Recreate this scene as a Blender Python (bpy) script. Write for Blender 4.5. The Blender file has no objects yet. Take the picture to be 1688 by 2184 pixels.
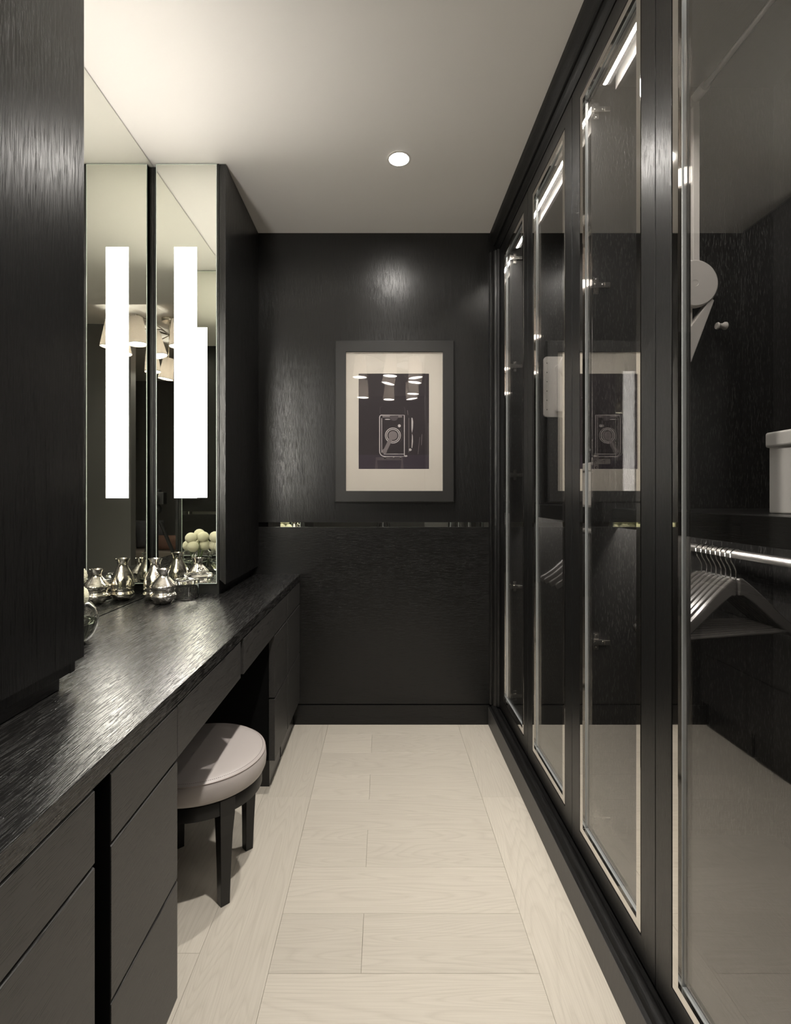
import bpy, bmesh, math, random
from mathutils import Vector, Matrix
random.seed(7)
PI = math.pi
SC = bpy.context.scene
COL = SC.collection

# ------------------------------------------------------------------ camera, world, exposure
CAM_H = 1.194
cam_data = bpy.data.cameras.new('camera')
cam_data.sensor_fit = 'HORIZONTAL'
cam_data.sensor_width = 36.0
cam_data.lens = 36.0 * 1100.0 / 1688.0
cam_data.shift_x = 26.0 / 1688.0
cam_data.shift_y = -32.0 / 1688.0
cam_data.clip_start = 0.01
cam = bpy.data.objects.new('camera', cam_data)
cam.location = (0, 0, CAM_H)
cam.rotation_euler = (PI / 2, 0, 0)
COL.objects.link(cam)
SC.camera = cam

world = bpy.data.worlds.new('world')
world.use_nodes = True
world.node_tree.nodes['Background'].inputs[0].default_value = (1.0, 0.93, 0.85, 1)
world.node_tree.nodes['Background'].inputs[1].default_value = 0.02
SC.world = world

SC.view_settings.view_transform = 'Standard'
SC.view_settings.look = 'None'
SC.view_settings.gamma = 1.0
SC.view_settings.use_curve_mapping = False
SC.view_settings.exposure = 0.10
SC.cycles.max_bounces = 14
SC.cycles.diffuse_bounces = 5
SC.cycles.glossy_bounces = 8
SC.cycles.transmission_bounces = 10
SC.cycles.transparent_max_bounces = 24
SC.cycles.sample_clamp_indirect = 6.0
SC.cycles.blur_glossy = 0.3
SC.cycles.use_denoising = True
SC.cycles.denoising_prefilter = 'ACCURATE'

# light levels (each lamp is built further down with its own fixture)
WARM = (1.0, 0.95, 0.90)
MIRROR_LIGHT = 21.0      # frosted light bands in the mirrors
DOWNLIGHT_W = 84.0      # recessed ceiling spots
SHELF_LED_S = 90.0       # led profile behind the shelf lip
WARDROBE_LED = 125.0      # led profile inside the wardrobes
LAMP_W = 16.0            # each bulb of the chandelier
LAMP_DISC = 14.0

# ------------------------------------------------------------------ materials
def new_mat(name):
    m = bpy.data.materials.new(name)
    m.use_nodes = True
    nt = m.node_tree
    b = nt.nodes['Principled BSDF']
    return m, nt, b

def plain(name, col, rough=0.5, metal=0.0, spec=0.5, **kw):
    m, nt, b = new_mat(name)
    b.inputs['Base Color'].default_value = (*col, 1)
    b.inputs['Roughness'].default_value = rough
    b.inputs['Metallic'].default_value = metal
    b.inputs['Specular IOR Level'].default_value = spec
    for k, v in kw.items():
        b.inputs[k].default_value = v
    # faint procedural unevenness
    tc = nt.nodes.new('ShaderNodeTexCoord')
    n = nt.nodes.new('ShaderNodeTexNoise'); n.inputs['Scale'].default_value = 30
    mr = nt.nodes.new('ShaderNodeMapRange')
    mr.inputs['To Min'].default_value = max(0.0, rough * 0.88); mr.inputs['To Max'].default_value = min(1, rough * 1.12)
    nt.links.new(tc.outputs['Object'], n.inputs['Vector'])
    nt.links.new(n.outputs['Fac'], mr.inputs['Value'])
    nt.links.new(mr.outputs['Result'], b.inputs['Roughness'])
    return m

def emissive(name, col, strength):
    m, nt, b = new_mat(name)
    b.inputs['Base Color'].default_value = (0.8, 0.8, 0.8, 1)
    b.inputs['Emission Color'].default_value = (*col, 1)
    b.inputs['Emission Strength'].default_value = strength
    return m

def black_oak(name, axis, base=(0.0100, 0.0098, 0.0094), pore=(0.0030, 0.0029, 0.0028), rough=0.29, pore_rough=0.36,
              bump=0.5, across=720.0, along=16.0, spec=0.55, lo=0.36, hi=0.45, depth=0.0006):
    """open pored black stained oak veneer: sparse elongated pores along the given axis"""
    m, nt, b = new_mat(name)
    L = nt.links.new
    tc = nt.nodes.new('ShaderNodeTexCoord')
    mp = nt.nodes.new('ShaderNodeMapping')
    sc = [across] * 3; sc['xyz'.index(axis)] = along
    mp.inputs['Scale'].default_value = sc
    L(tc.outputs['Object'], mp.inputs['Vector'])
    n1 = nt.nodes.new('ShaderNodeTexNoise'); n1.inputs['Scale'].default_value = 1.0
    n1.inputs['Detail'].default_value = 1.0; n1.inputs['Roughness'].default_value = 0.5
    L(mp.outputs['Vector'], n1.inputs['Vector'])
    # growth zones gather the pores into denser and looser stripes
    mp2 = nt.nodes.new('ShaderNodeMapping')
    sc2 = [60.0] * 3; sc2['xyz'.index(axis)] = 1.5
    mp2.inputs['Scale'].default_value = sc2
    L(tc.outputs['Object'], mp2.inputs['Vector'])
    n2 = nt.nodes.new('ShaderNodeTexNoise'); n2.inputs['Scale'].default_value = 1.0; n2.inputs['Detail'].default_value = 2
    L(mp2.outputs['Vector'], n2.inputs['Vector'])
    zone = nt.nodes.new('ShaderNodeMath'); zone.operation = 'MULTIPLY_ADD'
    zone.inputs[1].default_value = 0.16; L(n2.outputs['Fac'], zone.inputs[0])
    sub = nt.nodes.new('ShaderNodeMath'); sub.operation = 'SUBTRACT'; sub.inputs[1].default_value = 0.08
    L(n1.outputs['Fac'], sub.inputs[0]); L(sub.outputs[0], zone.inputs[2])
    pores = nt.nodes.new('ShaderNodeMapRange'); pores.interpolation_type = 'SMOOTHSTEP'
    pores.inputs['From Min'].default_value = lo; pores.inputs['From Max'].default_value = hi
    L(zone.outputs[0], pores.inputs['Value'])
    mix = nt.nodes.new('ShaderNodeMix'); mix.data_type = 'RGBA'
    mix.inputs[6].default_value = (*pore, 1); mix.inputs[7].default_value = (*base, 1)
    L(pores.outputs['Result'], mix.inputs[0])
    L(mix.outputs[2], b.inputs['Base Color'])
    mr = nt.nodes.new('ShaderNodeMapRange')
    mr.inputs['To Min'].default_value = pore_rough; mr.inputs['To Max'].default_value = rough
    L(pores.outputs['Result'], mr.inputs['Value'])
    L(mr.outputs['Result'], b.inputs['Roughness'])
    b.inputs['Specular IOR Level'].default_value = spec
    hgt = nt.nodes.new('ShaderNodeMath'); hgt.operation = 'MULTIPLY_ADD'; hgt.inputs[1].default_value = 0.5
    L(n1.outputs['Fac'], hgt.inputs[0]); L(pores.outputs['Result'], hgt.inputs[2])
    bp = nt.nodes.new('ShaderNodeBump'); bp.inputs['Strength'].default_value = bump
    bp.inputs['Distance'].default_value = depth
    L(hgt.outputs[0], bp.inputs['Height'])
    L(bp.outputs['Normal'], b.inputs['Normal'])
    return m

def floor_oak():
    m, nt, b = new_mat('bleached_oak')
    L = nt.links.new
    tc = nt.nodes.new('ShaderNodeTexCoord')
    oi = nt.nodes.new('ShaderNodeObjectInfo')
    mul = nt.nodes.new('ShaderNodeMath'); mul.operation = 'MULTIPLY'; mul.inputs[1].default_value = 37.0
    L(oi.outputs['Random'], mul.inputs[0])
    add = nt.nodes.new('ShaderNodeVectorMath'); add.operation = 'ADD'
    L(tc.outputs['Object'], add.inputs[0]); L(mul.outputs[0], add.inputs[1])
    mp = nt.nodes.new('ShaderNodeMapping'); mp.inputs['Scale'].default_value = (0.9, 7.5, 4.0)
    L(add.outputs[0], mp.inputs['Vector'])
    # cathedral figure: contour bands of a stretched noise
    n = nt.nodes.new('ShaderNodeTexNoise'); n.inputs['Scale'].default_value = 1.0; n.inputs['Detail'].default_value = 1.5
    n.inputs['Distortion'].default_value = 0.25
    L(mp.outputs['Vector'], n.inputs['Vector'])
    m8 = nt.nodes.new('ShaderNodeMath'); m8.operation = 'MULTIPLY'; m8.inputs[1].default_value = 34.0
    L(n.outputs['Fac'], m8.inputs[0])
    fr = nt.nodes.new('ShaderNodeMath'); fr.operation = 'FRACT'
    L(m8.outputs[0], fr.inputs[0])
    bands = nt.nodes.new('ShaderNodeValToRGB')
    e = bands.color_ramp.elements
    e[0].position = 0.0; e[0].color = (0.56, 0.56, 0.56, 1)
    e[1].position = 1.0; e[1].color = (0.44, 0.44, 0.44, 1)
    x = e.new(0.22); x.color = (1, 1, 1, 1)
    x = e.new(0.75); x.color = (0.85, 0.85, 0.85, 1)
    L(fr.outputs[0], bands.inputs['Fac'])
    mp3 = nt.nodes.new('ShaderNodeMapping'); mp3.inputs['Scale'].default_value = (7.0, 260.0, 80.0)
    L(add.outputs[0], mp3.inputs['Vector'])
    n3 = nt.nodes.new('ShaderNodeTexNoise'); n3.inputs['Scale'].default_value = 1.0; n3.inputs['Detail'].default_value = 2
    L(mp3.outputs['Vector'], n3.inputs['Vector'])
    mix = nt.nodes.new('ShaderNodeMix'); mix.data_type = 'RGBA'
    mix.inputs[6].default_value = (0.41, 0.373, 0.310, 1)
    mix.inputs[7].default_value = (0.575, 0.533, 0.458, 1)
    ff = nt.nodes.new('ShaderNodeMath'); ff.operation = 'MULTIPLY_ADD'
    ff.inputs[1].default_value = 0.55; ff.inputs[2].default_value = 0.0
    L(bands.outputs['Color'], ff.inputs[0])
    f2 = nt.nodes.new('ShaderNodeMath'); f2.operation = 'MULTIPLY_ADD'; f2.inputs[1].default_value = 0.75
    L(n3.outputs['Fac'], f2.inputs[0]); L(ff.outputs[0], f2.inputs[2])
    L(f2.outputs[0], mix.inputs[0])
    tone = nt.nodes.new('ShaderNodeMapRange'); tone.inputs['To Min'].default_value = 0.93; tone.inputs['To Max'].default_value = 1.05
    L(oi.outputs['Random'], tone.inputs['Value'])
    mm = nt.nodes.new('ShaderNodeMix'); mm.data_type = 'RGBA'; mm.blend_type = 'MULTIPLY'; mm.inputs[0].default_value = 1.0
    L(mix.outputs[2], mm.inputs[6]); L(tone.outputs['Result'], mm.inputs[7])
    L(mm.outputs[2], b.inputs['Base Color'])
    b.inputs['Roughness'].default_value = 0.42
    b.inputs['Specular IOR Level'].default_value = 0.4
    bp = nt.nodes.new('ShaderNodeBump'); bp.inputs['Strength'].default_value = 0.15; bp.inputs['Distance'].default_value = 0.001
    L(n3.outputs['Fac'], bp.inputs['Height']); L(bp.outputs['Normal'], b.inputs['Normal'])
    return m

def pane_glass(name, r0, tint):
    """thin architectural glass: transparent plus fresnel weighted mirror reflection on both faces"""
    m = bpy.data.materials.new(name); m.use_nodes = True
    nt = m.node_tree; nt.nodes.clear(); L = nt.links.new
    out = nt.nodes.new('ShaderNodeOutputMaterial')
    tr = nt.nodes.new('ShaderNodeBsdfTransparent'); tr.inputs[0].default_value = (*tint, 1)
    gl = nt.nodes.new('ShaderNodeBsdfGlossy'); gl.inputs['Roughness'].default_value = 0.0
    gl.inputs[0].default_value = (1, 1, 1, 1)
    lw = nt.nodes.new('ShaderNodeLayerWeight'); lw.inputs['Blend'].default_value = 0.5
    pw = nt.nodes.new('ShaderNodeMath'); pw.operation = 'POWER'; pw.inputs[1].default_value = 5
    ma = nt.nodes.new('ShaderNodeMath'); ma.operation = 'MULTIPLY_ADD'
    ma.inputs[1].default_value = 1 - r0; ma.inputs[2].default_value = r0
    mx = nt.nodes.new('ShaderNodeMixShader')
    L(lw.outputs['Facing'], pw.inputs[0]); L(pw.outputs[0], ma.inputs[0]); L(ma.outputs[0], mx.inputs[0])
    L(tr.outputs[0], mx.inputs[1]); L(gl.outputs[0], mx.inputs[2]); L(mx.outputs[0], out.inputs[0])
    return m

def mercury_glass():
    m, nt, b = new_mat('mercury_glass'); L = nt.links.new
    tc = nt.nodes.new('ShaderNodeTexCoord')
    n = nt.nodes.new('ShaderNodeTexNoise'); n.inputs['Scale'].default_value = 95; n.inputs['Detail'].default_value = 6
    L(tc.outputs['Object'], n.inputs['Vector'])
    r = nt.nodes.new('ShaderNodeValToRGB')
    r.color_ramp.elements[0].position = 0.34; r.color_ramp.elements[0].color = (0.68, 0.63, 0.54, 1)
    r.color_ramp.elements[1].position = 0.55; r.color_ramp.elements[1].color = (0.95, 0.92, 0.86, 1)
    L(n.outputs['Fac'], r.inputs['Fac']); L(r.outputs['Color'], b.inputs['Base Color'])
    b.inputs['Metallic'].default_value = 1.0; b.inputs['Roughness'].default_value = 0.13
    bp = nt.nodes.new('ShaderNodeBump'); bp.inputs['Strength'].default_value = 0.12; bp.inputs['Distance'].default_value = 0.001
    n2 = nt.nodes.new('ShaderNodeTexNoise'); n2.inputs['Scale'].default_value = 45
    L(tc.outputs['Object'], n2.inputs['Vector'])
    L(n2.outputs['Fac'], bp.inputs['Height']); L(bp.outputs['Normal'], b.inputs['Normal'])
    return m

def leather():
    m, nt, b = new_mat('stool_leather'); L = nt.links.new
    b.inputs['Base Color'].default_value = (0.43, 0.392, 0.372, 1)
    b.inputs['Roughness'].default_value = 0.42
    tc = nt.nodes.new('ShaderNodeTexCoord')
    v = nt.nodes.new('ShaderNodeTexVoronoi'); v.inputs['Scale'].default_value = 700
    L(tc.outputs['Object'], v.inputs['Vector'])
    bp = nt.nodes.new('ShaderNodeBump'); bp.inputs['Strength'].default_value = 0.12; bp.inputs['Distance'].default_value = 0.0005
    L(v.outputs['Distance'], bp.inputs['Height']); L(bp.outputs['Normal'], b.inputs['Normal'])
    return m

def striped_fabric():
    m, nt, b = new_mat('striped_fabric'); L = nt.links.new
    tc = nt.nodes.new('ShaderNodeTexCoord')
    w = nt.nodes.new('ShaderNodeTexWave'); w.inputs['Scale'].default_value = 18
    L(tc.outputs['Object'], w.inputs['Vector'])
    r = nt.nodes.new('ShaderNodeValToRGB')
    r.color_ramp.elements[0].color = (0.13, 0.13, 0.15, 1); r.color_ramp.elements[1].color = (0.30, 0.30, 0.33, 1)
    L(w.outputs['Fac'], r.inputs['Fac']); L(r.outputs['Color'], b.inputs['Base Color'])
    b.inputs['Roughness'].default_value = 0.9
    return m

def shade_fabric():
    m = bpy.data.materials.new('shade_fabric'); m.use_nodes = True
    nt = m.node_tree; nt.nodes.clear(); L = nt.links.new
    out = nt.nodes.new('ShaderNodeOutputMaterial')
    tc = nt.nodes.new('ShaderNodeTexCoord')
    n = nt.nodes.new('ShaderNodeTexNoise'); n.inputs['Scale'].default_value = 200
    L(tc.outputs['Object'], n.inputs['Vector'])
    r = nt.nodes.new('ShaderNodeValToRGB')
    r.color_ramp.elements[0].color = (0.47, 0.44, 0.41, 1); r.color_ramp.elements[1].color = (0.58, 0.55, 0.515, 1)
    L(n.outputs['Fac'], r.inputs['Fac'])
    d = nt.nodes.new('ShaderNodeBsdfDiffuse'); t = nt.nodes.new('ShaderNodeBsdfTranslucent')
    mx = nt.nodes.new('ShaderNodeMixShader'); mx.inputs[0].default_value = 0.35
    L(r.outputs['Color'], d.inputs[0]); L(r.outputs['Color'], t.inputs[0])
    L(d.outputs[0], mx.inputs[1]); L(t.outputs[0], mx.inputs[2]); L(mx.outputs[0], out.inputs[0])
    return m

def painted_ceiling():
    m, nt, b = new_mat('ceiling_paint'); L = nt.links.new
    b.inputs['Base Color'].default_value = (0.83, 0.803, 0.762, 1)
    b.inputs['Roughness'].default_value = 0.55; b.inputs['Specular IOR Level'].default_value = 0.3
    tc = nt.nodes.new('ShaderNodeTexCoord')
    n = nt.nodes.new('ShaderNodeTexNoise'); n.inputs['Scale'].default_value = 180
    L(tc.outputs['Object'], n.inputs['Vector'])
    bp = nt.nodes.new('ShaderNodeBump'); bp.inputs['Strength'].default_value = 0.04; bp.inputs['Distance'].default_value = 0.001
    L(n.outputs['Fac'], bp.inputs['Height']); L(bp.outputs['Normal'], b.inputs['Normal'])
    return m

def clear_glass(name, col=(1, 1, 1), ior=1.45):
    m = bpy.data.materials.new(name); m.use_nodes = True
    nt = m.node_tree; nt.nodes.clear()
    out = nt.nodes.new('ShaderNodeOutputMaterial')
    g = nt.nodes.new('ShaderNodeBsdfGlass'); g.inputs['IOR'].default_value = ior; g.inputs['Roughness'].default_value = 0.0
    g.inputs['Color'].default_value = (*col, 1)
    nt.links.new(g.outputs[0], out.inputs[0])
    return m

OAK_X = black_oak('black_oak_grain_across', 'x', spec=0.40)
OAK_Y = black_oak('black_oak_grain_lengthwise', 'y')
OAK_Z = black_oak('black_oak_grain_upright', 'z', spec=0.52)
OAK_TOP = black_oak('black_oak_counter', 'y', base=(0.008, 0.0078, 0.0075), pore=(0.022, 0.0213, 0.0203), rough=0.24, pore_rough=0.32, bump=0.95, across=600, along=22, lo=0.38, hi=0.48, depth=0.0006)  # pores paler than the wood put the glinting streaks into the colour
OAK_DRAWER = black_oak('black_oak_drawers', 'y', base=(0.042, 0.0402, 0.038), pore=(0.007, 0.0067, 0.0063), rough=0.46, bump=0.5, across=620, along=20, lo=0.36, hi=0.44)
OAK_PLINTH = black_oak('black_oak_plinth', 'z', base=(0.060, 0.0573, 0.0545), pore=(0.022, 0.0212, 0.0202), rough=0.5, bump=0.25, across=700, along=20, lo=0.33, hi=0.42)
OAK_INNER = black_oak('black_oak_inside', 'z', base=(0.014, 0.0136, 0.0131), pore=(0.048, 0.0465, 0.0445), rough=0.36, bump=0.9, across=430, along=52, lo=0.33, hi=0.40)  # pale pores paint in the glints of the grazing led light
OAK_LACQ = black_oak('black_oak_doors', 'z', base=(0.0080, 0.0078, 0.0075), rough=0.32, bump=0.3, across=750, along=22)
OAK_BAFFLE = black_oak('black_oak_baffle', 'y', base=(0.05, 0.048, 0.045), rough=0.35, bump=0.6, across=420)
OAK_MOULD = black_oak('black_oak_moulding', 'y', base=(0.0075, 0.0073, 0.0070), rough=0.5, bump=0.25, spec=0.3)
BLACK_GAP = plain('black_recess', (0.004, 0.004, 0.004), 0.8, spec=0.1)
FLOOR = floor_oak()
FLOOR_JOINT = plain('floor_joint', (0.11, 0.09, 0.065), 0.9)
CEIL = painted_ceiling()
MIRROR = plain('mirror_silver', (0.86, 0.87, 0.81), 0.0, 1.0)
MIRROR.node_tree.nodes['Principled BSDF'].inputs['Roughness'].default_value = 0.0
for l in list(MIRROR.node_tree.links):
    if l.to_socket.name == 'Roughness': MIRROR.node_tree.links.remove(l)
MIRROR_EDGE = plain('mirror_edge_glass', (0.66, 0.74, 0.68), 0.12, spec=0.8)
STEEL = plain('polished_steel', (0.74, 0.72, 0.69), 0.03, 1.0)
CHROME = plain('chrome', (0.80, 0.79, 0.77), 0.08, 1.0)
SATIN = plain('satin_steel', (0.70, 0.68, 0.65), 0.30, 1.0)
HINGE = plain('nickel_hinge', (0.74, 0.71, 0.66), 0.24, 1.0)
GASKET = plain('glazing_gasket', (0.36, 0.38, 0.385), 0.35)
PANE = pane_glass('smoked_pane', 0.105, (0.97, 0.965, 0.955))
PICTURE_GLASS = pane_glass('picture_glass', 0.075, (0.98, 0.98, 0.98))
BAND = emissive('frosted_light_band', (1.0, 0.945, 0.885), MIRROR_LIGHT)
LED = emissive('wardrobe_led', (1.0, 0.95, 0.89), WARDROBE_LED)
SHELF_LED = emissive('shelf_led', (1.0, 0.95, 0.89), SHELF_LED_S)
LENS = emissive('downlight_lens', (1.0, 0.95, 0.885), 230.0)
BULB = emissive('lamp_opening', (1.0, 0.93, 0.86), LAMP_DISC)
WHITE_PLASTIC = plain('white_plastic', (0.60, 0.57, 0.54), 0.40)
BOX_LINEN = plain('box_linen', (0.60, 0.59, 0.57), 0.85)
HANGER_WOOD = plain('hanger_lacquer', (0.032, 0.030, 0.028), 0.25)
LEATHER = leather()
PIPING = plain('seat_piping', (0.40, 0.345, 0.32), 0.5)
STOOL_WOOD = plain('stool_black_wood', (0.008, 0.0078, 0.0075), 0.38, spec=0.4)
MERCURY = mercury_glass()
GLASS = clear_glass('clear_glass')
WATER = clear_glass('water', (0.95, 0.97, 0.93), 1.33)
PETAL = plain('cream_petals', (0.74, 0.72, 0.56), 0.8, **{'Subsurface Weight': 0.0})
STEM = plain('flower_stem', (0.13, 0.20, 0.06), 0.6)
FRAME_BLACK = plain('picture_frame_black', (0.019, 0.0185, 0.0175), 0.5)
MAT_BOARD = plain('mat_board', (0.70, 0.655, 0.58), 0.8)
PRINT_DARK = plain('print_dark', (0.026, 0.0185, 0.022), 0.6)
PRINT_FLOOR = plain('print_dusky_purple', (0.040, 0.028, 0.042), 0.6)
PRINT_LIGHT = plain('print_light', (0.62, 0.58, 0.56), 0.6)
PRINT_GREY = plain('print_grey', (0.22, 0.19, 0.19), 0.6)
PRINT_FAINT = plain('print_faint', (0.09, 0.075, 0.08), 0.6)
WALL_DARK = plain('bedroom_wall_dark', (0.16, 0.158, 0.153), 0.55)  # grey lifted to take in the haze over the reflected walls
WALL_PALE = plain('bedroom_wall_pale', (0.42, 0.40, 0.37), 0.7)
BENCH_FABRIC = plain('bench_fabric', (0.62, 0.55, 0.48), 0.9)
BENCH_SIDE = plain('bench_side', (0.30, 0.23, 0.18), 0.8)
THROW = plain('blush_throw', (0.45, 0.27, 0.21), 0.9)
STRIPE = striped_fabric()
SHADE = shade_fabric()
METAL_DARK = plain('dark_metal', (0.03, 0.03, 0.03), 0.35)
METAL_PALE = plain('brushed_nickel', (0.62, 0.58, 0.50), 0.3, 1.0)
DUSK_TRIM = plain('downlight_trim', (0.75, 0.72, 0.68), 0.4)

# ------------------------------------------------------------------ geometry helpers
def box(bm, x0, x1, y0, y1, z0, z1):
    vs = [bm.verts.new((x, y, z)) for x in (x0, x1) for y in (y0, y1) for z in (z0, z1)]
    for f in ((0, 1, 3, 2), (4, 6, 7, 5), (0, 4, 5, 1), (2, 3, 7, 6), (0, 2, 6, 4), (1, 5, 7, 3)):
        bm.faces.new([vs[i] for i in f])
    return vs

def prism(bm, pts, axis, a0, a1):
    """closed 2-D profile swept straight along an axis; pts use the other two axes in xyz order"""
    def P(p, a):
        if axis == 'y': return (p[0], a, p[1])
        if axis == 'z': return (p[0], p[1], a)
        return (a, p[0], p[1])
    A = [bm.verts.new(P(p, a0)) for p in pts]; B = [bm.verts.new(P(p, a1)) for p in pts]
    n = len(pts)
    for i in range(n):
        bm.faces.new((A[i], A[(i + 1) % n], B[(i + 1) % n], B[i]))
    bm.faces.new(A[::-1]); bm.faces.new(B)

def ring_yz(bm, o, i, x0, x1):
    """rectangular frame in the yz plane: o, i = (y0, y1, z0, z1) outer and inner"""
    def R(r, x): return [bm.verts.new((x, y, z)) for y, z in ((r[0], r[2]), (r[1], r[2]), (r[1], r[3]), (r[0], r[3]))]
    a, b, c, d = R(o, x0), R(i, x0), R(o, x1), R(i, x1)
    for k in range(4):
        j = (k + 1) % 4
        bm.faces.new((a[k], a[j], b[j], b[k])); bm.faces.new((c[j], c[k], d[k], d[j]))
        bm.faces.new((a[j], a[k], c[k], c[j])); bm.faces.new((b[k], b[j], d[j], d[k]))

def ring_xz(bm, o, i, y0, y1):
    def R(r, y): return [bm.verts.new((x, y, z)) for x, z in ((r[0], r[2]), (r[1], r[2]), (r[1], r[3]), (r[0], r[3]))]
    a, b, c, d = R(o, y0), R(i, y0), R(o, y1), R(i, y1)
    for k in range(4):
        j = (k + 1) % 4
        bm.faces.new((a[k], a[j], b[j], b[k])); bm.faces.new((c[j], c[k], d[k], d[j]))
        bm.faces.new((a[j], a[k], c[k], c[j])); bm.faces.new((b[k], b[j], d[j], d[k]))

def lathe(bm, prof, cx=0, cy=0, cz=0, seg=48, mtx=None, cap=True):
    """prof = [(radius, height)...] turned about z"""
    rows = []
    for r, h in prof:
        row = []
        for k in range(seg):
            a = 2 * PI * k / seg
            p = Vector((r * math.cos(a), r * math.sin(a), h))
            if mtx: p = mtx @ p
            row.append(bm.verts.new(p + Vector((cx, cy, cz))))
        rows.append(row)
    for a, b in zip(rows, rows[1:]):
        for k in range(seg):
            j = (k + 1) % seg
            bm.faces.new((a[k], a[j], b[j], b[k]))
    if cap:
        bm.faces.new(rows[0][::-1]); bm.faces.new(rows[-1])

def tube(bm, pts, r, seg=10):
    pts = [Vector(p) for p in pts]
    rows = []
    up = None
    for i, p in enumerate(pts):
        t = (pts[min(i + 1, len(pts) - 1)] - pts[max(i - 1, 0)]).normalized()
        if up is None:
            up = Vector((0, 0, 1)) if abs(t.z) < 0.9 else Vector((1, 0, 0))
        s = t.cross(up).normalized(); u = s.cross(t).normalized(); up = u
        rr = r[i] if isinstance(r, (list, tuple)) else r
        rows.append([bm.verts.new(p + rr * (math.cos(2 * PI * k / seg) * s + math.sin(2 * PI * k / seg) * u)) for k in range(seg)])
    for a, b in zip(rows, rows[1:]):
        for k in range(seg):
            j = (k + 1) % seg
            bm.faces.new((a[k], a[j], b[j], b[k]))
    bm.faces.new(rows[0][::-1]); bm.faces.new(rows[-1])

def wpos(o):
    p = Vector((0, 0, 0))
    while o:
        p = p + o.location; o = o.parent
    return p

def obj(name, bm, mat, parent=None, bevel=0.0, smooth=None, seg=2):
    """link the bmesh (built in world coordinates) as one mesh object"""
    bmesh.ops.recalc_face_normals(bm, faces=bm.faces)
    me = bpy.data.meshes.new(name)
    off = wpos(parent) if parent else Vector((0, 0, 0))
    if off.length: bmesh.ops.translate(bm, verts=bm.verts, vec=-off)
    bm.to_mesh(me); bm.free()
    me.materials.append(mat)
    if smooth is not None:
        for p in me.polygons: p.use_smooth = True
        me.set_sharp_from_angle(angle=math.radians(smooth))
    o = bpy.data.objects.new(name, me)
    COL.objects.link(o)
    if parent: o.parent = parent
    if bevel:
        md = o.modifiers.new('bevel', 'BEVEL'); md.width = bevel; md.segments = seg; md.limit_method = 'ANGLE'
        md.angle_limit = math.radians(40); md.harden_normals = False
    return o

def BM(): return bmesh.new()

def boxobj(name, mat, parent, x0, x1, y0, y1, z0, z1, bevel=0.001):
    bm = BM(); box(bm, x0, x1, y0, y1, z0, z1)
    return obj(name, bm, mat, parent, bevel)

def thing(name, label, cat, loc=(0, 0, 0), group=None):
    o = bpy.data.objects.new(name, None); COL.objects.link(o)
    o.empty_display_size = 0.05
    o.location = loc; o['label'] = label; o['category'] = cat
    if group: o['group'] = group
    return o

def tag(o, label, cat, group=None):
    o['label'] = label; o['category'] = cat
    if group: o['group'] = group
    return o

def struct(o, label=None):
    o['kind'] = 'structure'
    if label: o['label'] = label
    return o

# key planes of the dressing room (metres; camera stands at x 0, y 0)
Y_BACK = 2.708       # far wall
Z_CEIL = 2.58
X_FACE = -0.655      # doors of the tall cabinets on the left
X_MIR = -0.963       # long mirror behind the counter
Y_MIR = 2.141        # far lit mirror
Y_MIRN = 1.128       # near lit mirror
X_CTR = -0.436       # counter front edge
Z_CTR = 0.789
X_DOOR = 0.60        # wardrobe door faces
X_PLINTH = 0.55
Y_STEP = 0.57        # the low ceiling ends here; the bedroom opens behind the camera

# ------------------------------------------------------------------ room shell
floor = boxobj('floor', FLOOR_JOINT, None, -3.0, 2.6, -3.2, 2.75, -0.10, -0.010, 0)
struct(floor, 'bleached oak plank floor with lengthwise border boards')
plank_cache = {}
def plank(cx, cy, length, width, along):
    key = (round(length, 4), round(width, 4))
    if key not in plank_cache:
        bm = BM(); l, w = length / 2 - 0.0003, width / 2 - 0.0003
        c = 0.0006
        lo = [bm.verts.new(p) for p in ((-l, -w, -0.010), (l, -w, -0.010), (l, w, -0.010), (-l, w, -0.010))]
        mid = [bm.verts.new(p) for p in ((-l, -w, -c), (l, -w, -c), (l, w, -c), (-l, w, -c))]
        top = [bm.verts.new(p) for p in ((-l + c, -w + c, 0), (l - c, -w + c, 0), (l - c, w - c, 0), (-l + c, w - c, 0))]
        bm.faces.new(lo[::-1]); bm.faces.new(top)
        for a, b in ((lo, mid), (mid, top)):
            for k in range(4):
                bm.faces.new((a[k], a[(k + 1) % 4], b[(k + 1) % 4], b[k]))
        me = bpy.data.meshes.new('floor_plank'); bm.to_mesh(me); bm.free(); me.materials.append(FLOOR)
        plank_cache[key] = me
    o = bpy.data.objects.new('floor_plank', plank_cache[key]); COL.objects.link(o)
    o.location = (cx, cy, 0); o.rotation_euler = (0, 0, 0 if along == 'x' else PI / 2)
    o.parent = floor
XL, XR = -0.289, 0.392
rows_y = [1.2927 + 0.1857 * k for k in range(-10, 8)]
for k, y0 in zip(range(-10, 8), rows_y):
    y1 = min(y0 + 0.1857, Y_BACK)
    cy, w = (y0 + y1) / 2, y1 - y0
    if w < 0.02: continue
    if k % 2 == 0:
        plank((XL - 0.056) / 2, cy, -0.056 - XL, w, 'x'); plank((XR - 0.056) / 2, cy, XR + 0.056, w, 'x')
    else:
        plank((XL + XR) / 2, cy, XR - XL, w, 'x')
for x0, x1, cuts in ((-0.481, XL, (-0.564, 0.62, 2.055, Y_BACK)), (-0.673, -0.481, (-0.564, 1.35, 2.5, Y_BACK)),
                     (-0.865, -0.673, (-0.564, 0.8, 1.9, Y_BACK)), (-0.965, -0.865, (-0.564, 1.5, Y_BACK)),
                     (XR, 0.584, (-0.564, 0.70, 2.055, Y_BACK))):
    for a, b in zip(cuts, cuts[1:]):
        plank((x0 + x1) / 2, (a + b) / 2, b - a, x1 - x0, 'y')
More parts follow.
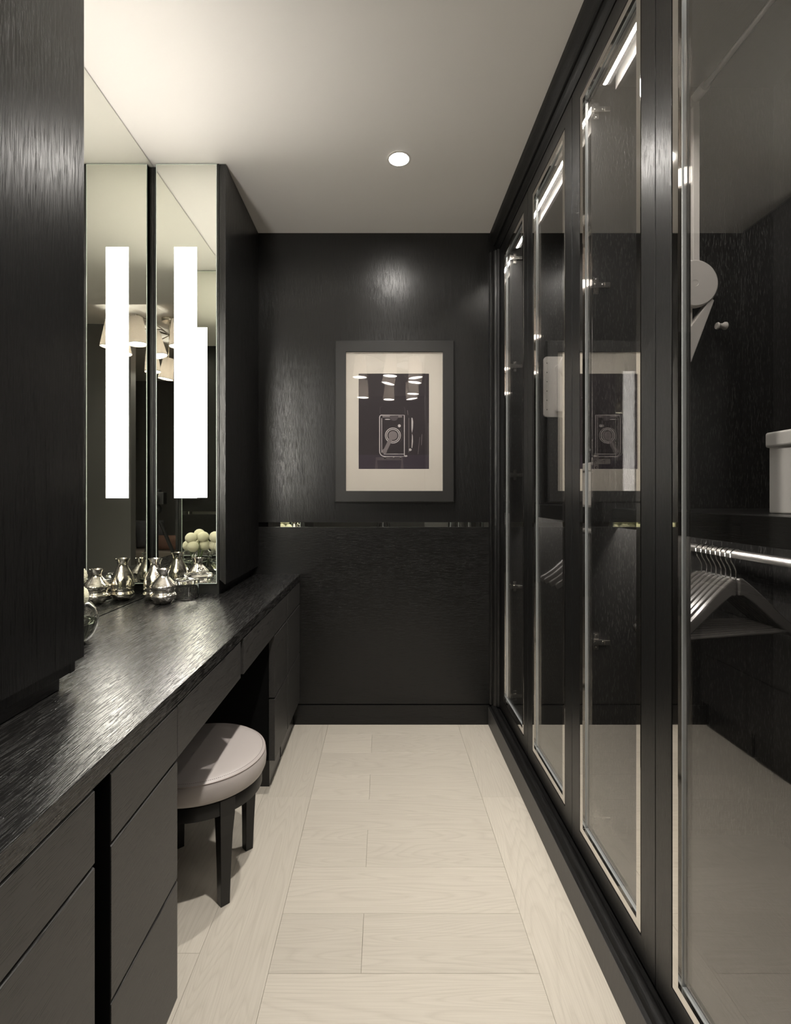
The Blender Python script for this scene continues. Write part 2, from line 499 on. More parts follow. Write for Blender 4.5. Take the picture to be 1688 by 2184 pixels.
yb = -0.564 - 0.1857
for k in range(14):            # bedroom boards behind the camera
    for xa, xb in ((-3.0, -1.9), (-1.9, -0.8), (-0.8, 0.3), (0.3, 1.4), (1.4, 2.6)):
        plank((xa + xb) / 2, yb + 0.1857 / 2 - 0.1857 * k, xb - xa, 0.1857, 'x')

ceiling = boxobj('ceiling', CEIL, None, -0.99, 1.26, Y_STEP, 2.75, Z_CEIL, 3.0, 0)
struct(ceiling, 'plain off white painted ceiling')
struct(boxobj('ceiling_bedroom', CEIL, None, -3.0, 2.6, -3.2, Y_STEP, 2.85, 3.0, 0))

# far wall: upright veneer above, inset mirror line, level veneer below
wall_back = thing('wall_back', 'black oak panelled end wall with an inset mirror line', 'wall')
del wall_back['category']
wall_back.location = (0, Y_BACK, 0); struct(wall_back)
boxobj('upper_panel', OAK_Z, wall_back, -0.99, 1.26, Y_BACK, Y_BACK + 0.05, 1.0612, 2.58, 0.0008)
boxobj('lower_panel', OAK_X, wall_back, -0.99, 1.26, Y_BACK, Y_BACK + 0.05, 0.1065, 1.0362, 0.0008)
boxobj('shadow_gap', BLACK_GAP, wall_back, -0.99, 1.26, Y_BACK + 0.006, Y_BACK + 0.05, 0.0, 0.1060, 0)
boxobj('mirror_line', MIRROR, wall_back, -0.605, 0.575, Y_BACK + 0.004, Y_BACK + 0.008, 1.0362, 1.0612, 0)
boxobj('recess_back', BLACK_GAP, wall_back, -0.99, 1.26, Y_BACK + 0.009, Y_BACK + 0.05, 1.0362, 1.0612, 0)
bb = BM()
box(bb, -0.470, 0.556, Y_BACK - 0.004, Y_BACK - 0.0003, 0.0, 0.1025)
struct(obj('baseboard_back', bb, OAK_X))
struct(boxobj('wall_left', OAK_Z, None, -1.01, -0.970, 0.5, 2.76, 0, 2.85, 0))
struct(boxobj('wall_right', OAK_Z, None, 1.262, 1.30, 0.5, 2.76, 0, 2.85, 0))
# bedroom behind the camera (seen in the mirrors and the picture glass)
struct(boxobj('wall_entry', WALL_DARK, None, 0.49, 2.6, -0.75, -0.65, 0, 2.85, 0.002))
struct(boxobj('wall_rear', WALL_DARK, None, -3.0, 2.6, -3.2, -3.08, 0, 2.85, 0))
struct(boxobj('wall_rear_left', WALL_PALE, None, -3.05, -2.95, -3.1, 0.5, 0, 2.85, 0))
struct(boxobj('wall_rear_right', WALL_DARK, None, 2.5, 2.6, -3.1, 0.5, 0, 2.85, 0))
struct(boxobj('wall_front_left', WALL_DARK, None, -3.0, -1.01, 0.5, 0.56, 0, 2.85, 0))
struct(boxobj('wall_front_right', WALL_DARK, None, 1.30, 2.6, 0.5, 0.56, 0, 2.85, 0))

# ------------------------------------------------------------------ recessed downlights
def downlight(x, y, label, power):
    t = thing('downlight', label, 'ceiling light', (x, y, Z_CEIL), 'recessed ceiling downlights')
    bm = BM(); lathe(bm, [(0.040, -0.0005), (0.050, -0.0005), (0.050, -0.003), (0.046, -0.0045), (0.040, -0.003)], x, y, Z_CEIL, 48, cap=False)
    obj('trim_ring', bm, DUSK_TRIM, t, smooth=50)
    bm = BM(); lathe(bm, [(0.0005, -0.0022), (0.041, -0.0022), (0.041, -0.0006), (0.0005, -0.0006)], x, y, Z_CEIL, 48)
    obj('lens', bm, LENS, t)
    ld = bpy.data.lights.new('downlight_beam', 'SPOT')
    ld.energy = power; ld.color = (1.0, 0.945, 0.88); ld.spot_size = math.radians(105); ld.spot_blend = 0.9
    ld.shadow_soft_size = 0.03
    lo = bpy.data.objects.new('downlight_beam', ld); COL.objects.link(lo)
    lo.parent = t; lo.location = (0, 0, -0.012)
downlight(0.0644, 2.113, 'round recessed downlight glowing in the ceiling above the picture', DOWNLIGHT_W * 0.8)
downlight(0.0644, 0.93, 'round recessed downlight in the ceiling nearest the camera, above the frame', DOWNLIGHT_W * 1.5)

# ------------------------------------------------------------------ tall cabinets on the left
def tall_cabinet(y0, y1, near, label):
    t = thing('tall_cabinet', label, 'cabinet', (-0.80, (y0 + y1) / 2, Z_CTR))
    s0, s1 = (y0, y1 - 0.023) if near else (y0 + 0.025, y1)
    boxobj('carcass', OAK_Z, t, -0.962, -0.6725 if near else -0.684, s0, s1, 0.816 if near else 0.832, Z_CEIL - 0.001, 0.001)
    p0, p1 = (y0, y1 - 0.045) if near else (y0 + 0.025, y1)
    boxobj('plinth', OAK_Y, t, -0.962, -0.681 if near else -0.690, p0, p1, Z_CTR + 0.0005, 0.8155 if near else 0.8315, 0.001)
    bm = BM()   # door with a bevelled finger pull along its lower edge
    zl = 0.845 if near else 0.832
    prism(bm, [(X_FACE, Z_CEIL - 0.004), (X_FACE, zl), (X_FACE - 0.004, zl), (X_FACE - 0.017 if near else X_FACE - 0.023, zl + 0.017), (X_FACE - 0.0165 if near else X_FACE - 0.026, zl + 0.017), (X_FACE - 0.0165 if near else X_FACE - 0.026, Z_CEIL - 0.004)], 'y', y0 + 0.001, y1 - 0.001)
    obj('door', bm, OAK_Z, t, 0.0008)
    # side panel beside the mirror
    if near: boxobj('end_panel', OAK_Z, t, -0.6915, -0.6725, y1 - 0.0225, y1 - 0.004, 0.815, Z_CEIL - 0.002, 0.0008)
    else: boxobj('end_panel', OAK_Z, t, -0.691, -0.6825, y0 + 0.001, y0 + 0.0245, Z_CTR + 0.001, Z_CEIL - 0.002, 0.0008)
    return t
tall_cabinet(Y_STEP + 0.005, 1.129, True, 'near tall black oak cabinet at the left edge of the picture, above the counter')
tall_cabinet(Y_MIR, Y_BACK - 0.001, False, 'far tall black oak cabinet between the lit mirror and the end wall')

# mirrors of the niche
lm = thing('wall_mirror', 'long frameless mirror on the side wall above the counter', 'mirror', (X_MIR, 1.63, Z_CTR))
boxobj('mirror_glass', MIRROR, lm, X_MIR - 0.005, X_MIR, 1.107, 2.163, Z_CTR + 0.002, Z_CEIL - 0.005, 0)

def lit_mirror(y0, y1, face, label):
    """mirror panel across the niche with a frosted light band; face = y of the reflecting side"""
    x0, x1, z0, z1 = -0.944, -0.692, 0.834, Z_CEIL - 0.004
    t = thing('lit_mirror', label, 'mirror', (-0.818, (y0 + y1) / 2, z0), 'lit mirrors facing each other')
    s = 1 if face > (y0 + y1) / 2 else -1
    back = y0 if s > 0 else y1
    boxobj('backing', BLACK_GAP, t, x0, x1, min(back, face - s * 0.005), max(back, face - s * 0.005), z0, z1, 0)
    boxobj('mirror_glass', MIRROR, t, x0 + 0.002, x1 - 0.002, min(face, face - s * 0.0045), max(face, face - s * 0.0045), z0 + 0.002, z1 - 0.002, 0)
    bm = BM(); ring_xz(bm, (x0, x1, z0, z1), (x0 + 0.0025, x1 - 0.0025, z0 + 0.0025, z1 - 0.0025), min(face + s * 0.0003, face - s * 0.0045), max(face + s * 0.0003, face - s * 0.0045))
    obj('polished_edge', bm, MIRROR_EDGE, t)
    b0 = -0.868 if s < 0 else -0.848
    boxobj('light_band', BAND, t, b0, b0 + 0.0935, min(face, face + s * 0.0006), max(face, face + s * 0.0006), 1.190, 2.231, 0)
lit_mirror(Y_MIR, Y_MIR + 0.022, Y_MIR, 'far mirror across the niche with a tall frosted light band, facing the camera')
lit_mirror(Y_MIRN - 0.020, Y_MIRN, Y_MIRN, 'near mirror across the niche with a light band, seen only by reflection')
# dark upright board behind the far mirror
struct(boxobj('trim_1', OAK_Z, None, -0.962, -0.945, Y_MIR + 0.0235, Y_MIR + 0.025, Z_CTR, Z_CEIL - 0.002, 0))
struct(boxobj('trim_2', OAK_X, None, -0.9445, -0.692, Y_MIR + 0.0225, Y_MIR + 0.0245, Z_CTR, 0.8315, 0))

# ------------------------------------------------------------------ vanity
ct = boxobj('vanity_counter', OAK_TOP, None, -0.962, X_CTR, -0.10, Y_BACK - 0.0005, 0.755, Z_CTR, 0.0012)
tag(ct, 'long black open-grained oak counter running below the mirrors to the end wall', 'counter')

Z_ROWS = ((0.640, 0.7505), (0.386, 0.634), (0.132, 0.380))
def drawer_unit(y0, y1, label, side_near=False, cap=False):
    t = thing('drawer_unit', label, 'drawers', (-0.70, (y0 + y1) / 2, 0))
    boxobj('carcass', BLACK_GAP, t, -0.955, -0.462, y0 + 0.004, y1 - 0.004, 0.131, 0.7545, 0)
    boxobj('plinth', OAK_Y, t, -0.955, -0.470, y0 + (0.05 if side_near else 0.004), y1 - 0.004, 0.0, 0.131, 0.0008)
    for z0, z1 in Z_ROWS:
        bm = BM()
        # front with a bevelled upper edge as finger pull
        prism(bm, [(X_CTR - 0.001, z0), (X_CTR - 0.001, z1 - 0.002), (X_CTR - 0.004, z1), (X_CTR - 0.025, z1), (X_CTR - 0.025, z0)], 'y', y0, y1)
        obj('drawer', bm, OAK_DRAWER, t, 0.0006)
    if cap: boxobj('dark_end_sheet', BLACK_GAP, t, -0.461, X_CTR - 0.0025, y0 - 0.0015, y0 - 0.0003, 0.131, 0.7540, 0)  # thin black sheet added to darken the drawer ends at the channel
    return t
drawer_unit(0.20, 0.781, 'nearest black oak drawer unit, cut off by the lower left corner')
drawer_unit(0.8283, 1.094, 'black oak drawer unit of three drawers just left of the stool', cap=True)
drawer_unit(2.076, 2.349, 'black oak drawer unit at the far end of the knee space', True)
drawer_unit(2.360, Y_BACK - 0.014, 'farthest black oak drawer unit, against the end wall')
# dark finger channel between the two near units
ch = boxobj('channel_strip', BLACK_GAP, None, -0.50, -0.470, 0.7825, 0.8262, 0.0, 0.7545, 0)
tag(ch, 'matt black upright grip channel between the two near drawer units', 'cabinet trim')
# knee space
kn = thing('knee_space', 'shallow twin apron drawers under the counter over the stool', 'drawers', (-0.70, 1.58, 0.64))
for y0, y1 in ((1.0955, 1.579), (1.612, 2.0745)):
    bm = BM(); box(bm, X_CTR - 0.025, X_CTR - 0.001, y0, y1, 0.640, 0.7505)
    obj('drawer', bm, OAK_DRAWER, kn, 0.0006)
boxobj('carcass', BLACK_GAP, kn, -0.955, -0.462, 1.098, 2.073, 0.655, 0.7545, 0)
boxobj('back_panel', OAK_Z, kn, -0.960, -0.945, 1.098, 2.073, 0.0, 0.654, 0)

# ------------------------------------------------------------------ stool
SX, SY, SR = -0.585, 1.640, 0.205
st = thing('stool', 'round stool with a taupe leather seat and black tapered legs, tucked under the counter', 'stool', (SX, SY, 0))
ZT = 0.400
bm = BM()
prof = [(0.0005, ZT), (SR * 0.45, ZT - 0.0005), (SR * 0.75, ZT - 0.003), (SR * 0.90, ZT - 0.0065), (SR - 0.006, ZT - 0.012), (SR - 0.0015, ZT - 0.016),
        (SR - 0.0025, ZT - 0.0175), (SR + 0.0015, ZT - 0.024), (SR + 0.003, ZT - 0.045), (SR + 0.0015, ZT - 0.064), (SR - 0.004, ZT - 0.076), (SR - 0.02, ZT - 0.080), (0.0005, ZT - 0.080)]
lathe(bm, prof[::-1], SX, SY, 0, 96)
seat = obj('seat', bm, LEATHER, st, smooth=60)
bm = BM()
tube_r = 0.0014
tp = [(SX + (SR - 0.0012) * math.cos(a), SY + (SR - 0.0012) * math.sin(a), ZT - 0.0168) for a in [2 * PI * k / 96 for k in range(97)]]
tube(bm, tp, tube_r, 6); obj('piping', bm, PIPING, seat, smooth=60)
# stitches
bm = BM()
for k in range(220):
    a0 = 2 * PI * k / 220; a1 = a0 + 2 * PI / 220 * 0.55
    p0 = Vector((SX + (SR - 0.0085) * math.cos(a0), SY + (SR - 0.0085) * math.sin(a0), ZT - 0.0107)); p1 = Vector((SX + (SR - 0.0085) * math.cos(a1), SY + (SR - 0.0085) * math.sin(a1), ZT - 0.0107))
    tube(bm, [p0, p1], 0.0007, 4)
o = obj('stitching', bm, plain('seat_thread', (0.20, 0.17, 0.155), 0.7), seat); o['kind'] = 'stuff'
bm = BM(); lathe(bm, [(0.150, ZT - 0.081), (0.192, ZT - 0.081), (0.194, ZT - 0.085), (0.194, ZT - 0.124), (0.190, ZT - 0.126), (0.155, ZT - 0.126)], SX, SY, 0, 96, cap=False)
rows = None
obj('seat_frame', bm, STOOL_WOOD, st, smooth=45)
for k in range(4):
    a = math.radians(-47 + 90 * k)
    bm = BM()
    er = Vector((math.cos(a), math.sin(a), 0)); et = Vector((-math.sin(a), math.cos(a), 0))
    c = Vector((SX, SY, 0))
    def sec(z, rout, wid, dep):
        return [bm.verts.new(c + er * (rout - d) + et * w + Vector((0, 0, z))) for d, w in ((0, -wid / 2), (0, wid / 2), (dep, wid / 2), (dep, -wid / 2))]
    S = [sec(0.0, 0.181, 0.028, 0.026), sec(0.10, 0.185, 0.031, 0.030), sec(0.21, 0.190, 0.038, 0.036), sec(0.27, 0.196, 0.0455, 0.040), sec(0.319, 0.1965, 0.047, 0.040)]
    for A, B in zip(S, S[1:]):
        for i in range(4): bm.faces.new((A[i], A[(i + 1) % 4], B[(i + 1) % 4], B[i]))
    bm.faces.new(S[0][::-1]); bm.faces.new(S[-1])
    obj('leg', bm, STOOL_WOOD, st, 0.0012)

# ------------------------------------------------------------------ things on the counter
def turned(name, prof, mat, x, y, label, cat, group=None):
    bm = BM(); lathe(bm, prof, x, y, Z_CTR + 0.0003, 64)
    o = obj(name, bm, mat, None, smooth=60)
    # move origin to the base
    o.data.transform(Matrix.Translation((-x, -y, -Z_CTR))); o.location = (x, y, Z_CTR)
    return tag(o, label, cat, group)
def spline(pts, n=5):
    """smooth a profile with Catmull-Rom"""
    P = [pts[0]] + pts + [pts[-1]]; out = []
    for i in range(1, len(P) - 2):
        for k in range(n):
            t = k / n
            q = []
            for d in (0, 1):
                a, b, c, e = P[i - 1][d], P[i][d], P[i + 1][d], P[i + 2][d]
                q.append(0.5 * (2 * b + (c - a) * t + (2 * a - 5 * b + 4 * c - e) * t * t + (3 * b - a - 3 * c + e) * t ** 3))
            out.append((max(q[0], 0.0004), q[1]))
    out.append(pts[-1]); return out
tallp = spline([(0.022, 0.0), (0.030, 0.005), (0.042, 0.015), (0.0455, 0.025), (0.0425, 0.034), (0.0413, 0.0375), (0.0437, 0.043), (0.0445, 0.056), (0.0405, 0.084), (0.030, 0.110), (0.0205, 0.130), (0.0183, 0.140), (0.0205, 0.150), (0.0265, 0.163)])
tallp += [(0.0245, 0.163), (0.019, 0.152), (0.0165, 0.140), (0.012, 0.128), (0.0004, 0.126)]
smallp = spline([(0.020, 0.0), (0.027, 0.003), (0.038, 0.015), (0.0475, 0.029), (0.0445, 0.037), (0.039, 0.043), (0.0395, 0.049), (0.0445, 0.056), (0.0495, 0.066), (0.045, 0.074), (0.034, 0.086), (0.0215, 0.100), (0.0178, 0.108), (0.0195, 0.117), (0.0265, 0.131)])
smallp += [(0.0245, 0.131), (0.018, 0.119), (0.016, 0.108), (0.012, 0.102), (0.0004, 0.101)]
turned('vase', tallp, MERCURY, -0.8985, 2.031, 'taller silver mercury glass vase with flared neck, beside the far mirror', 'vase', 'mercury glass vases')
turned('vase', smallp, MERCURY, -0.836, 1.960, 'shorter silver mercury glass vase with pinched waist, in front of the taller one', 'vase', 'mercury glass vases')

jx, jy = -0.787, 2.060
jar = thing('glass_jar', 'clear glass lidded jar to the right of the silver vases', 'jar', (jx, jy, Z_CTR))
bm = BM(); lathe(bm, [(0.0004, 0.0), (0.043, 0.0), (0.046, 0.003), (0.046, 0.060), (0.0435, 0.060), (0.0435, 0.006), (0.041, 0.004), (0.0004, 0.004)], jx, jy, Z_CTR + 0.0003, 64)
obj('body', bm, GLASS, jar, smooth=50)
bm = BM(); lathe(bm, spline([(0.0004, 0.0612), (0.044, 0.0612), (0.0495, 0.063), (0.0495, 0.071), (0.043, 0.078), (0.020, 0.082), (0.009, 0.084), (0.008, 0.088), (0.013, 0.094), (0.013, 0.099), (0.006, 0.103), (0.0004, 0.1035)], 4), jx, jy, Z_CTR + 0.0003, 64)
obj('lid', bm, GLASS, jar, smooth=50)

# round bowl vase with chrysanthemums, mostly hidden behind the near cabinet
vx, vy = -0.885, 1.420
vase = thing('bowl_vase', 'round clear glass bowl vase half full of water, beside the near cabinet', 'vase', (vx, vy, Z_CTR))
outer = spline([(0.045, 0.0), (0.064, 0.006), (0.082, 0.028), (0.0895, 0.058), (0.083, 0.090), (0.070, 0.108), (0.062, 0.114)], 5)
inner = [(r - 0.0028, max(h, 0.004)) for r, h in outer]
bm = BM(); lathe(bm, [(0.0004, 0.0)] + outer + inner[::-1] + [(0.0004, 0.004)], vx, vy, Z_CTR + 0.0003, 64)
obj('bowl', bm, GLASS, vase, smooth=50)
wi = [(r - 0.0032, h) for r, h in outer if 0.006 <= h <= 0.062]
bm = BM(); lathe(bm, [(0.0004, 0.0046)] + wi + [(0.0004, wi[-1][1])], vx, vy, Z_CTR + 0.0003, 64)
obj('water', bm, WATER, vase, smooth=50)

def flower_head_mesh():
    bm = BM()
    n = 720; R = 0.031
    for i in range(n):
        z = 1 - 2 * (i + 0.5) / n; a = i * 2.39996
        d = Vector((math.sqrt(1 - z * z) * math.cos(a), math.sqrt(1 - z * z) * math.sin(a), z))
        t = d.cross(Vector((0.3, 0.2, 0.93))).normalized(); u = d.cross(t)
        rr = R * random.uniform(0.97, 1.03); w = 0.00125
        v = [bm.verts.new(d * R * 0.85 + q * w) for q in (t, u, -t, -u)]
        m = [bm.verts.new(d * rr * 0.985 + q * w * 1.1) for q in (t, u, -t, -u)]
        for k in range(4):
            j = (k + 1) % 4
            bm.faces.new((v[k], v[j], m[j], m[k]))
        bm.faces.new(m)
    bmesh.ops.create_icosphere(bm, subdivisions=2, radius=R * 0.93)
    bmesh.ops.recalc_face_normals(bm, faces=bm.faces)
    me = bpy.data.meshes.new('bloom'); bm.to_mesh(me); bm.free(); me.materials.append(PETAL)
    for p in me.polygons: p.use_smooth = True
    return me
bloom_me = flower_head_mesh()
spots = [(-0.052, 0.000, 0.138, 'cream pompom flower on the mirror side of the bowl vase'),
         (0.046, -0.012, 0.134, 'cream pompom flower on the aisle side of the bowl vase, next to the near cabinet'),
         (-0.004, 0.052, 0.134, 'cream pompom flower leaning to the far mirror from the bowl vase'),
         (-0.006, -0.056, 0.138, 'cream pompom flower leaning back to the near mirror'),
         (-0.046, 0.012, 0.184, 'high cream pompom flower, second layer towards the mirrors'),
         (0.012, 0.040, 0.180, 'high cream pompom flower, second layer towards the aisle'),
         (-0.012, -0.022, 0.196, 'topmost cream pompom flower of the bunch')]
for dx, dy, dz, lab in spots:
    f = thing('pompom_flower', lab, 'flower', (vx + dx, vy + dy, Z_CTR + dz), 'pompom flowers in the bowl vase')
    b_ = bpy.data.objects.new('bloom', bloom_me); COL.objects.link(b_); b_.parent = f
    b_.rotation_euler = (random.uniform(0, 3), random.uniform(0, 3), 0)
    bm = BM()
    tube(bm, [(vx + dx, vy + dy, Z_CTR + dz - 0.02), (vx + dx * 0.75, vy + dy * 0.75, Z_CTR + 0.10), (vx + dx * 0.45, vy + dy * 0.45, Z_CTR + 0.05), (vx + dx * 0.2 - 0.004, vy - dy * 0.4, Z_CTR + 0.012)], 0.0022, 6)
    obj('stem', bm, STEM, f, smooth=60)

# ------------------------------------------------------------------ framed picture on the far wall
px0, px1, pz0, pz1 = -0.249, 0.366, 1.1696, 2.007
YF = 2.685
pic = thing('framed_picture', 'black framed photograph of a vintage box camera, on the end wall', 'picture', (0.0585, Y_BACK, 1.17))
bm = BM(); ring_xz(bm, (px0, px1, pz0, pz1), (-0.195, 0.310, 1.2257, 1.9506), YF, Y_BACK - 0.0005)
ring_xz(bm, (px0 - 0.004, px1 + 0.004, pz0 - 0.004, pz1 + 0.004), (px0 + 0.001, px1 - 0.001, pz0 + 0.001, pz1 - 0.001), YF + 0.006, Y_BACK - 0.0005)
obj('frame', bm, FRAME_BLACK, pic, 0.0015)
bm = BM(); ring_xz(bm, (-0.196, 0.311, 1.2247, 1.9516), (-0.129, 0.239, 1.3404, 1.8383), YF + 0.009, YF + 0.011)
obj('mat_board', bm, MAT_BOARD, pic)
prt = boxobj('print', PRINT_DARK, pic, -0.134, 0.244, YF + 0.0112, YF + 0.013, 1.335, 1.843, 0)
def DU(u, v):   # drawing units of the print (about 0.49 mm each) to metres on the sheet
    return (-0.33684 + u * 0.00049185, 2.07270 - v * 0.00049185)
YP = YF + 0.0110
def flat_poly(bm, pts, y=YP):
    vs = [bm.verts.new((DU(u, v)[0], y, DU(u, v)[1])) for u, v in pts]
    bm.faces.new(vs)
def flat_line(bm, pts, w, y=YP, closed=False):
    P = [Vector(p) for p in pts]; n = len(P); L_, R_ = [], []
    for i in range(n):
        a = P[(i - 1) % n] if (closed or i > 0) else P[i]
        c = P[(i + 1) % n] if (closed or i < n - 1) else P[i]
        t = (c - a).normalized(); nn = Vector((-t.y, t.x)) * w / 2
        for lst, q in ((L_, P[i] + nn), (R_, P[i] - nn)):
            xx, zz = DU(q.x, q.y); lst.append(bm.verts.new((xx, y, zz)))
    for i in range(n if closed else n - 1):
        j = (i + 1) % n
        bm.faces.new((L_[i], L_[j], R_[j], R_[i]))
def circ(u, v, r, n=40, a0=0, a1=2 * PI):
    return [(u + r * math.cos(a0 + (a1 - a0) * k / n), v + r * math.sin(a0 + (a1 - a0) * k / n)) for k in range(n)]
bm = BM(); flat_poly(bm, [(424, 1338), (1174, 1338), (1174, 1492), (424, 1492)], YP + 0.0001)
obj('printed_table', bm, PRINT_FLOOR, prt)
bm = BM()
body = [(660, 917), (908, 917), (908, 1356)] + [(700 - 55 * math.sin(k * PI / 12), 1301 + 55 * math.cos(k * PI / 12)) for k in range(7)] + [(645, 940), (650, 924)]
flat_line(bm, body, 9, closed=True)
flat_line(bm, [(668, 950), (668, 1315)], 6); flat_line(bm, [(690, 1330), (905, 1330)], 6)
flat_line(bm, circ(787, 1133, 80), 8, closed=True); flat_line(bm, circ(787, 1133, 64), 8, closed=True)
flat_poly(bm, circ(730, 961, 30, 20)[::1] if False else [(700 + 30 * (1 + math.cos(a)), 961 + 5 * math.sin(a)) for a in [2 * PI * k / 20 for k in range(20)]])
flat_poly(bm, [(984, 945), (994, 945), (1002, 985), (1000, 1050), (990, 1108), (984, 1060)])
flat_poly(bm, [(990, 1112), (998, 1140), (1000, 1200), (992, 1268), (985, 1262), (988, 1180)])
flat_poly(bm, [(955, 1274), (975, 1270), (988, 1284), (976, 1298), (960, 1296)])
flat_poly(bm, circ(855, 1030, 16, 20))
for u, v in ((700, 1368), (795, 1363), (870, 1369)): flat_poly(bm, [(u - 9, v - 7), (u + 9, v - 7), (u + 6, v + 8), (u - 6, v + 8)])
flat_poly(bm, [(905, 1345), (935, 1342), (942, 1354), (925, 1360), (905, 1358)])
obj('printed_highlights', bm, PRINT_LIGHT, prt)['kind'] = 'stuff'
bm = BM()
flat_poly(bm, circ(787, 1133, 48, 32), YP - 0.00005)
flat_poly(bm, [(756, 1140), (790, 1160), (722, 1300), (686, 1286)], YP - 0.0001)
flat_poly(bm, circ(697, 1300, 26, 24), YP - 0.00015)
flat_poly(bm, [(676, 922), (756, 922), (756, 942), (676, 942)]); flat_poly(bm, [(842, 922), (884, 922), (884, 942), (842, 942)])
flat_line(bm, [(956, 945), (956, 1312)], 5); flat_line(bm, [(1096, 1120), (1090, 1235)], 5); flat_line(bm, [(1072, 1150), (1054, 1330)], 4); flat_line(bm, [(940, 865), (948, 915)], 5)
obj('printed_greys', bm, PRINT_GREY, prt)['kind'] = 'stuff'
bm = BM()
flat_line(bm, [(650, 905), (650, 835), (668, 826)], 4); flat_line(bm, [(915, 905), (915, 850), (905, 832)], 4)
flat_line(bm, circ(787, 1133, 100, 24, -1.4, 0.9), 3); flat_poly(bm, [(764, 925)] + circ(799, 935, 42, 20, PI, 0)[::1] + [(838, 925)])
flat_line(bm, [(612, 1490), (612, 1380), (884, 1380), (884, 1490)], 34)  # faint lighter frame shape drawn low on the sheet
flat_line(bm, [(1163, 1000), (1150, 1480)], 5)
obj('faint_marks', bm, PRINT_FAINT, prt)['kind'] = 'stuff'  # outlines and shapes a little lighter than the sheet
boxobj('glass', PICTURE_GLASS, pic, -0.1955, 0.3105, YF + 0.004, YF + 0.006, 1.2252, 1.9511, 0)

